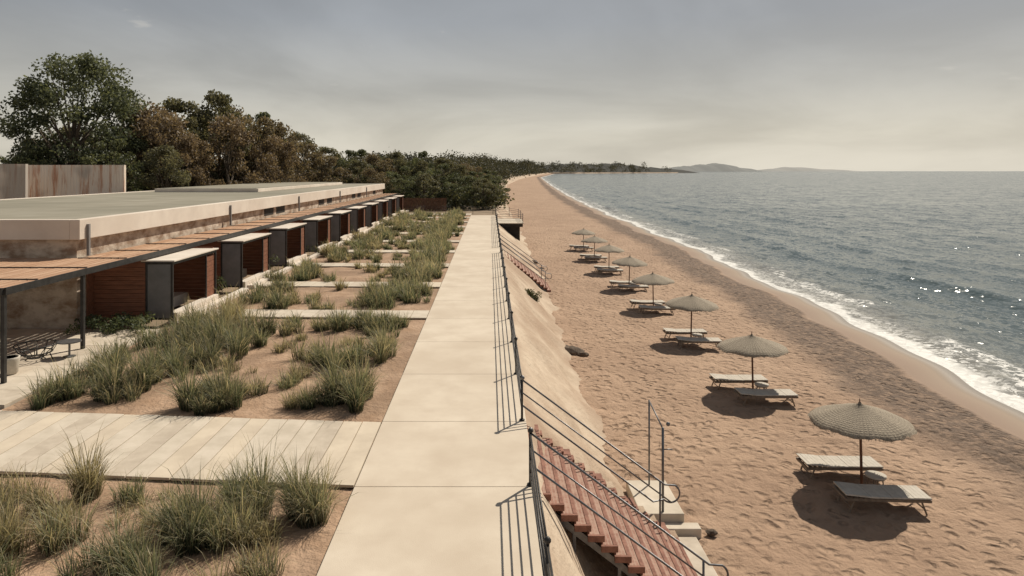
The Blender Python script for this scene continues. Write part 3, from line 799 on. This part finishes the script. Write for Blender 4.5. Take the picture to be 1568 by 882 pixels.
for (x,y,h,me,ws) in L:
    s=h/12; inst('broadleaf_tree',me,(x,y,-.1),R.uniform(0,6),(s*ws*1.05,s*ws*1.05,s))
rg=np.random.RandomState(3); cl=[]
for k in range(260):
    x=R.uniform(-60,-30); y=R.uniform(60,100); cl.append((x,y,R.uniform(.5,3.2),R.uniform(1.2,2.2),80,R.random()*.5))
for k in range(170):
    x=R.uniform(-30,2); y=R.uniform(98,125); cl.append((x,y,R.uniform(.3,2.2),R.uniform(1.,1.8),80,R.random()*.6))
V,F,C=leaves(cl,.24,G1,O2,rg); polys('shrub_undergrowth',V.tolist(),F.tolist(),C,M_leaf)
rg=np.random.RandomState(4); cl=[]
for k in range(1300):
    y=135*math.exp(R.random()*math.log(2900/135)); bxx=float(baseX(y)); dpt=R.random()**1.3*(22+y*.12)
    x=bxx-3.5-dpt; hm=5.5+min(5,y/80)
    z_=R.uniform(.5,hm)*min(1,.35+dpt/14)*(1+y/1100)
    cl.append((x,y,z_,R.uniform(1.4,2.6)*(1+y/450),60,R.random()))
V,F,C=leaves(cl,None,(.024,.028,.018),(.085,.08,.052),rg,.8)
polys('coastal_tree_line',V.tolist(),F.tolist(),C,M_leaf)
cl=[]; rg=np.random.RandomState(8)
for k in range(26):
    cl.append((R.uniform(-14.2,-11.8),R.uniform(22.9,24.6),R.uniform(.1,.4),R.uniform(.2,.38),70,R.random()))
for i in range(9):
    for k in range(8): cl.append((R.uniform(-13.9,-11.9),29.3+7*i+R.uniform(0,2.2),R.uniform(.2,.7),R.uniform(.25,.4),50,R.random()))
V,F,C=leaves(cl,.06,(.04,.055,.028),(.13,.15,.08),rg,.4); polys('patio_shrub',V.tolist(),F.tolist(),C,M_leaf)
cl=[(2.3+R.uniform(-.35,.35),38+R.uniform(-.8,.8),-1.55+R.uniform(-.15,.25),.28,90,R.random()) for k in range(14)]
V,F,C=leaves(cl,.06,(.03,.035,.018),(.10,.10,.05),rg,.4); polys('slope_shrub',V.tolist(),F.tolist(),C,M_leaf)
for (x,y,s) in ((3.72,30.7,.42),(4.15,30.3,.2),(3.5,31.3,.26),(3.7,14.6,.2),(5.0,15.4,.1),(3.9,61,.3),(4.3,57,.2)):
    mb=MB(); mb.ball((0,0,0),1,0,10)
    mb.v=[tuple(Vector(p)*(1+.35*noise.noise(Vector(p)*1.3+Vector((x,y,0))))) for p in mb.v]
    o_=mb.build('rock',[M_rock],smooth=False); o_.location=(x,y,-2.66); o_.scale=(s*1.4,s,s*.7)

# ------------------------------------------------------------------ headland & far hills
def hazy(name,c1,c2,sc):
    return noisy(name,c1,c2,sc,1.0,.05,.5)
def ridge(name,x0,x1,y,depth,hf,mat,n=160):
    xs=np.linspace(x0,x1,n); prof=np.array([0,.25,.5,.75,1.0]); zz=[0,.75,1,.7,0]
    X=np.repeat(xs[None,:],5,0); Y=y+prof[:,None]*depth+0*X; Z=np.zeros_like(X)
    for j in range(n):
        for i in range(5): Z[i,j]=-3.4+hf((xs[j]-x0)/(x1-x0),xs[j])*zz[i]
    return grid(name,X,Y,Z,mat)
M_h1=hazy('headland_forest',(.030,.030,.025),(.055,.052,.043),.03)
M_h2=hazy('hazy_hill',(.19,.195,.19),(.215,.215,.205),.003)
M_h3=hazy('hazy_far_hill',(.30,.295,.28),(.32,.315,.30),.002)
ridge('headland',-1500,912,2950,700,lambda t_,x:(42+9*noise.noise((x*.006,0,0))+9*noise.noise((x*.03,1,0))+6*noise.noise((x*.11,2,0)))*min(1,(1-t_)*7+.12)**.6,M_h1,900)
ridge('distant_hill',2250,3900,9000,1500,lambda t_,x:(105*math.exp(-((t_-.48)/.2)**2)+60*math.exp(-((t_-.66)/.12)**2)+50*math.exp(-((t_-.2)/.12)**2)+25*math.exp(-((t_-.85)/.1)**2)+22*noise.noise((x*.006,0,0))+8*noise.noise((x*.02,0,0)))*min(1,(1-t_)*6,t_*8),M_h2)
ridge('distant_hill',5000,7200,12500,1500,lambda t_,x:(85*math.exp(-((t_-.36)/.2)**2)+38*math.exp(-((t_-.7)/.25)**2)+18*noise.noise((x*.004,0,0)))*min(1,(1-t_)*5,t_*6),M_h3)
print('done', len(bpy.data.objects))
